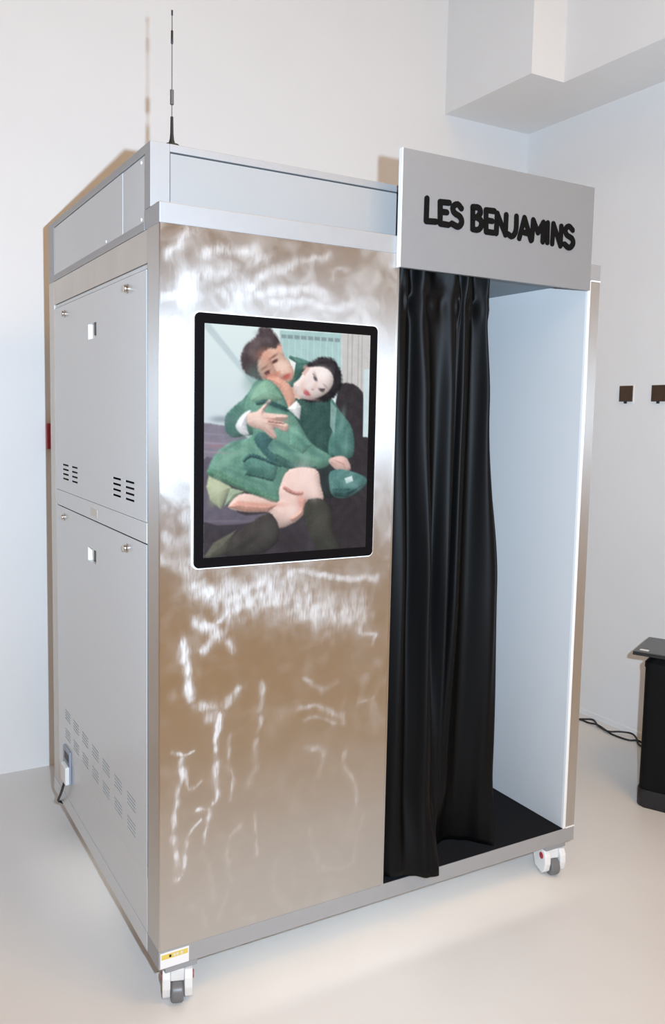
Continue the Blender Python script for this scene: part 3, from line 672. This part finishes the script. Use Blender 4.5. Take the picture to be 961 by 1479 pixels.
# ------------------------------------------------------------------ plug and power cord at the back of the left side
pg = empty('power_plug', (-.0085, .990, .250)); tag(pg, 'white plug with black cord in the socket low on the booth side', 'plug')
obj('plug_body', boxm(-.016, 0, -.034, .036, 0, .066, bev=.004), M_WHITE, pg)
b = bmesh.new(); add_tube(b, catmull([(-.009, .006, .004), (-.010, .030, -.030), (-.009, .080, -.080), (-.006, .130, -.122), (.010, .150, -.140), (.05, .155, -.17), (.10, .150, -.244)], 8), .0048, 8)
obj('cord', b, M_BLACK, pg, smooth=True)

# ------------------------------------------------------------------ red box on the back wall
rb = obj('alarm_box', boxm(-.045, .045, -.035, 0, -.055, .055, bev=.006), M_RED, loc=(.131, YB, 1.468))
tag(rb, 'small dark red box on the wall beyond the booth back edge', 'wall box')

# ------------------------------------------------------------------ wall plates
for k, (yc, lb_) in enumerate(((.969, 'small square bronze plate on the right wall, nearer the booth'), (.770, 'small square bronze plate on the right wall, cut by the picture edge'))):
    t = empty('wall_plate', (XR, yc, 1.716)); tag(t, lb_, 'wall plate', 'small bronze plates on the right wall')
    obj('plate', boxm(-.010, -.001, -.041, .041, -.036, .043, bev=.002), M_BRONZE, t)
    obj('back_plate', boxm(-.004, 0, -.046, .046, -.048, .048, bev=.001), M_EDGE, t)
    obj('clip', boxm(-.013, -.003, -.007, .007, -.046, -.033, bev=.002), M_BLACK, t)

# ------------------------------------------------------------------ black case with laptop by the right wall
ang = math.atan2(-.89, .455)
cs = empty('equipment_case', (2.13, .258, 0), ang)     # local +x along the visible face, local +y away from the camera
tag(cs, 'black covered case standing on the floor by the right wall', 'case')
b = bmesh.new()
add_prism(b, rrect(0, .42, 0, .34, .028, 5), 2, .012, .600)
obj('body', b, M_TOLEX, cs, smooth=40)
b = bmesh.new()
lo = rrect(-.003, .423, -.003, .343, .03, 5); hi = rrect(.03, .39, .02, .32, .03, 5)
A = [b.verts.new((x, y, .585)) for x, y in lo]; B2 = [b.verts.new((x, y, .605)) for x, y in lo]; C2 = [b.verts.new((x, y, .636)) for x, y in hi]
n = len(lo)
for P1, P2 in ((A, B2), (B2, C2)):
    for i in range(n): b.faces.new((P1[i], P1[(i + 1) % n], P2[(i + 1) % n], P2[i]))
b.faces.new(A); b.faces.new(C2)
obj('top_cover', b, M_TOLEX, cs)
b = bmesh.new(); add_prism(b, rrect(-.005, .425, -.005, .345, .032, 5), 2, 0.0, .075)
bmesh.ops.bevel(b, geom=[e for e in b.edges if abs(e.verts[0].co.z - e.verts[1].co.z) < 1e-6], offset=.008, segments=2, profile=.5, affect='EDGES')
obj('bottom_cover', b, M_BLACK, cs, smooth=40)
ln = Vector((-.455, .89)); nn = Vector((.89, .455))
lp = empty('laptop', (2.087, .284, .6365), ang)
tag(lp, 'closed dark laptop lying on the black case by the right wall', 'laptop')
obj('base', boxm(0, .36, 0, .28, 0, .009, bev=.003), M_BLACK, lp)
obj('lid', boxm(0, .36, 0, .28, .0092, .016, bev=.003), M_LAP, lp)
obj('sticker', boxm(.020, .055, .030, .052, .0155, .0165), M_STICK, lp)

# ------------------------------------------------------------------ two cables on the floor behind the booth
for k, pts in enumerate(([(2.35, 1.30, .005), (2.60, 1.14, .005), (2.69, 1.09, .005), (2.725, 1.055, .006), (2.680, .975, .006), (2.655, .890, .012), (2.695, .850, .016), (2.725, .800, .018), (2.700, .745, .012), (2.665, .700, .006), (2.60, .52, .005)],
                         [(2.35, 1.27, .005), (2.58, 1.16, .005), (2.665, 1.10, .005), (2.672, 1.04, .005), (2.672, .975, .014), (2.665, .905, .006), (2.655, .860, .005), (2.660, .800, .005), (2.672, .765, .005), (2.705, .725, .005), (2.62, .55, .005)])):
    b = bmesh.new(); add_tube(b, catmull(pts, 8), .0048, 8)
    o = obj('floor_cable', b, M_BLACK, smooth=True)
    tag(o, ('black cable along the right wall, its loop arching up beside the case', 'black cable along the right wall, its loop lying lower on the floor')[k], 'cable', 'black cables by the right wall')
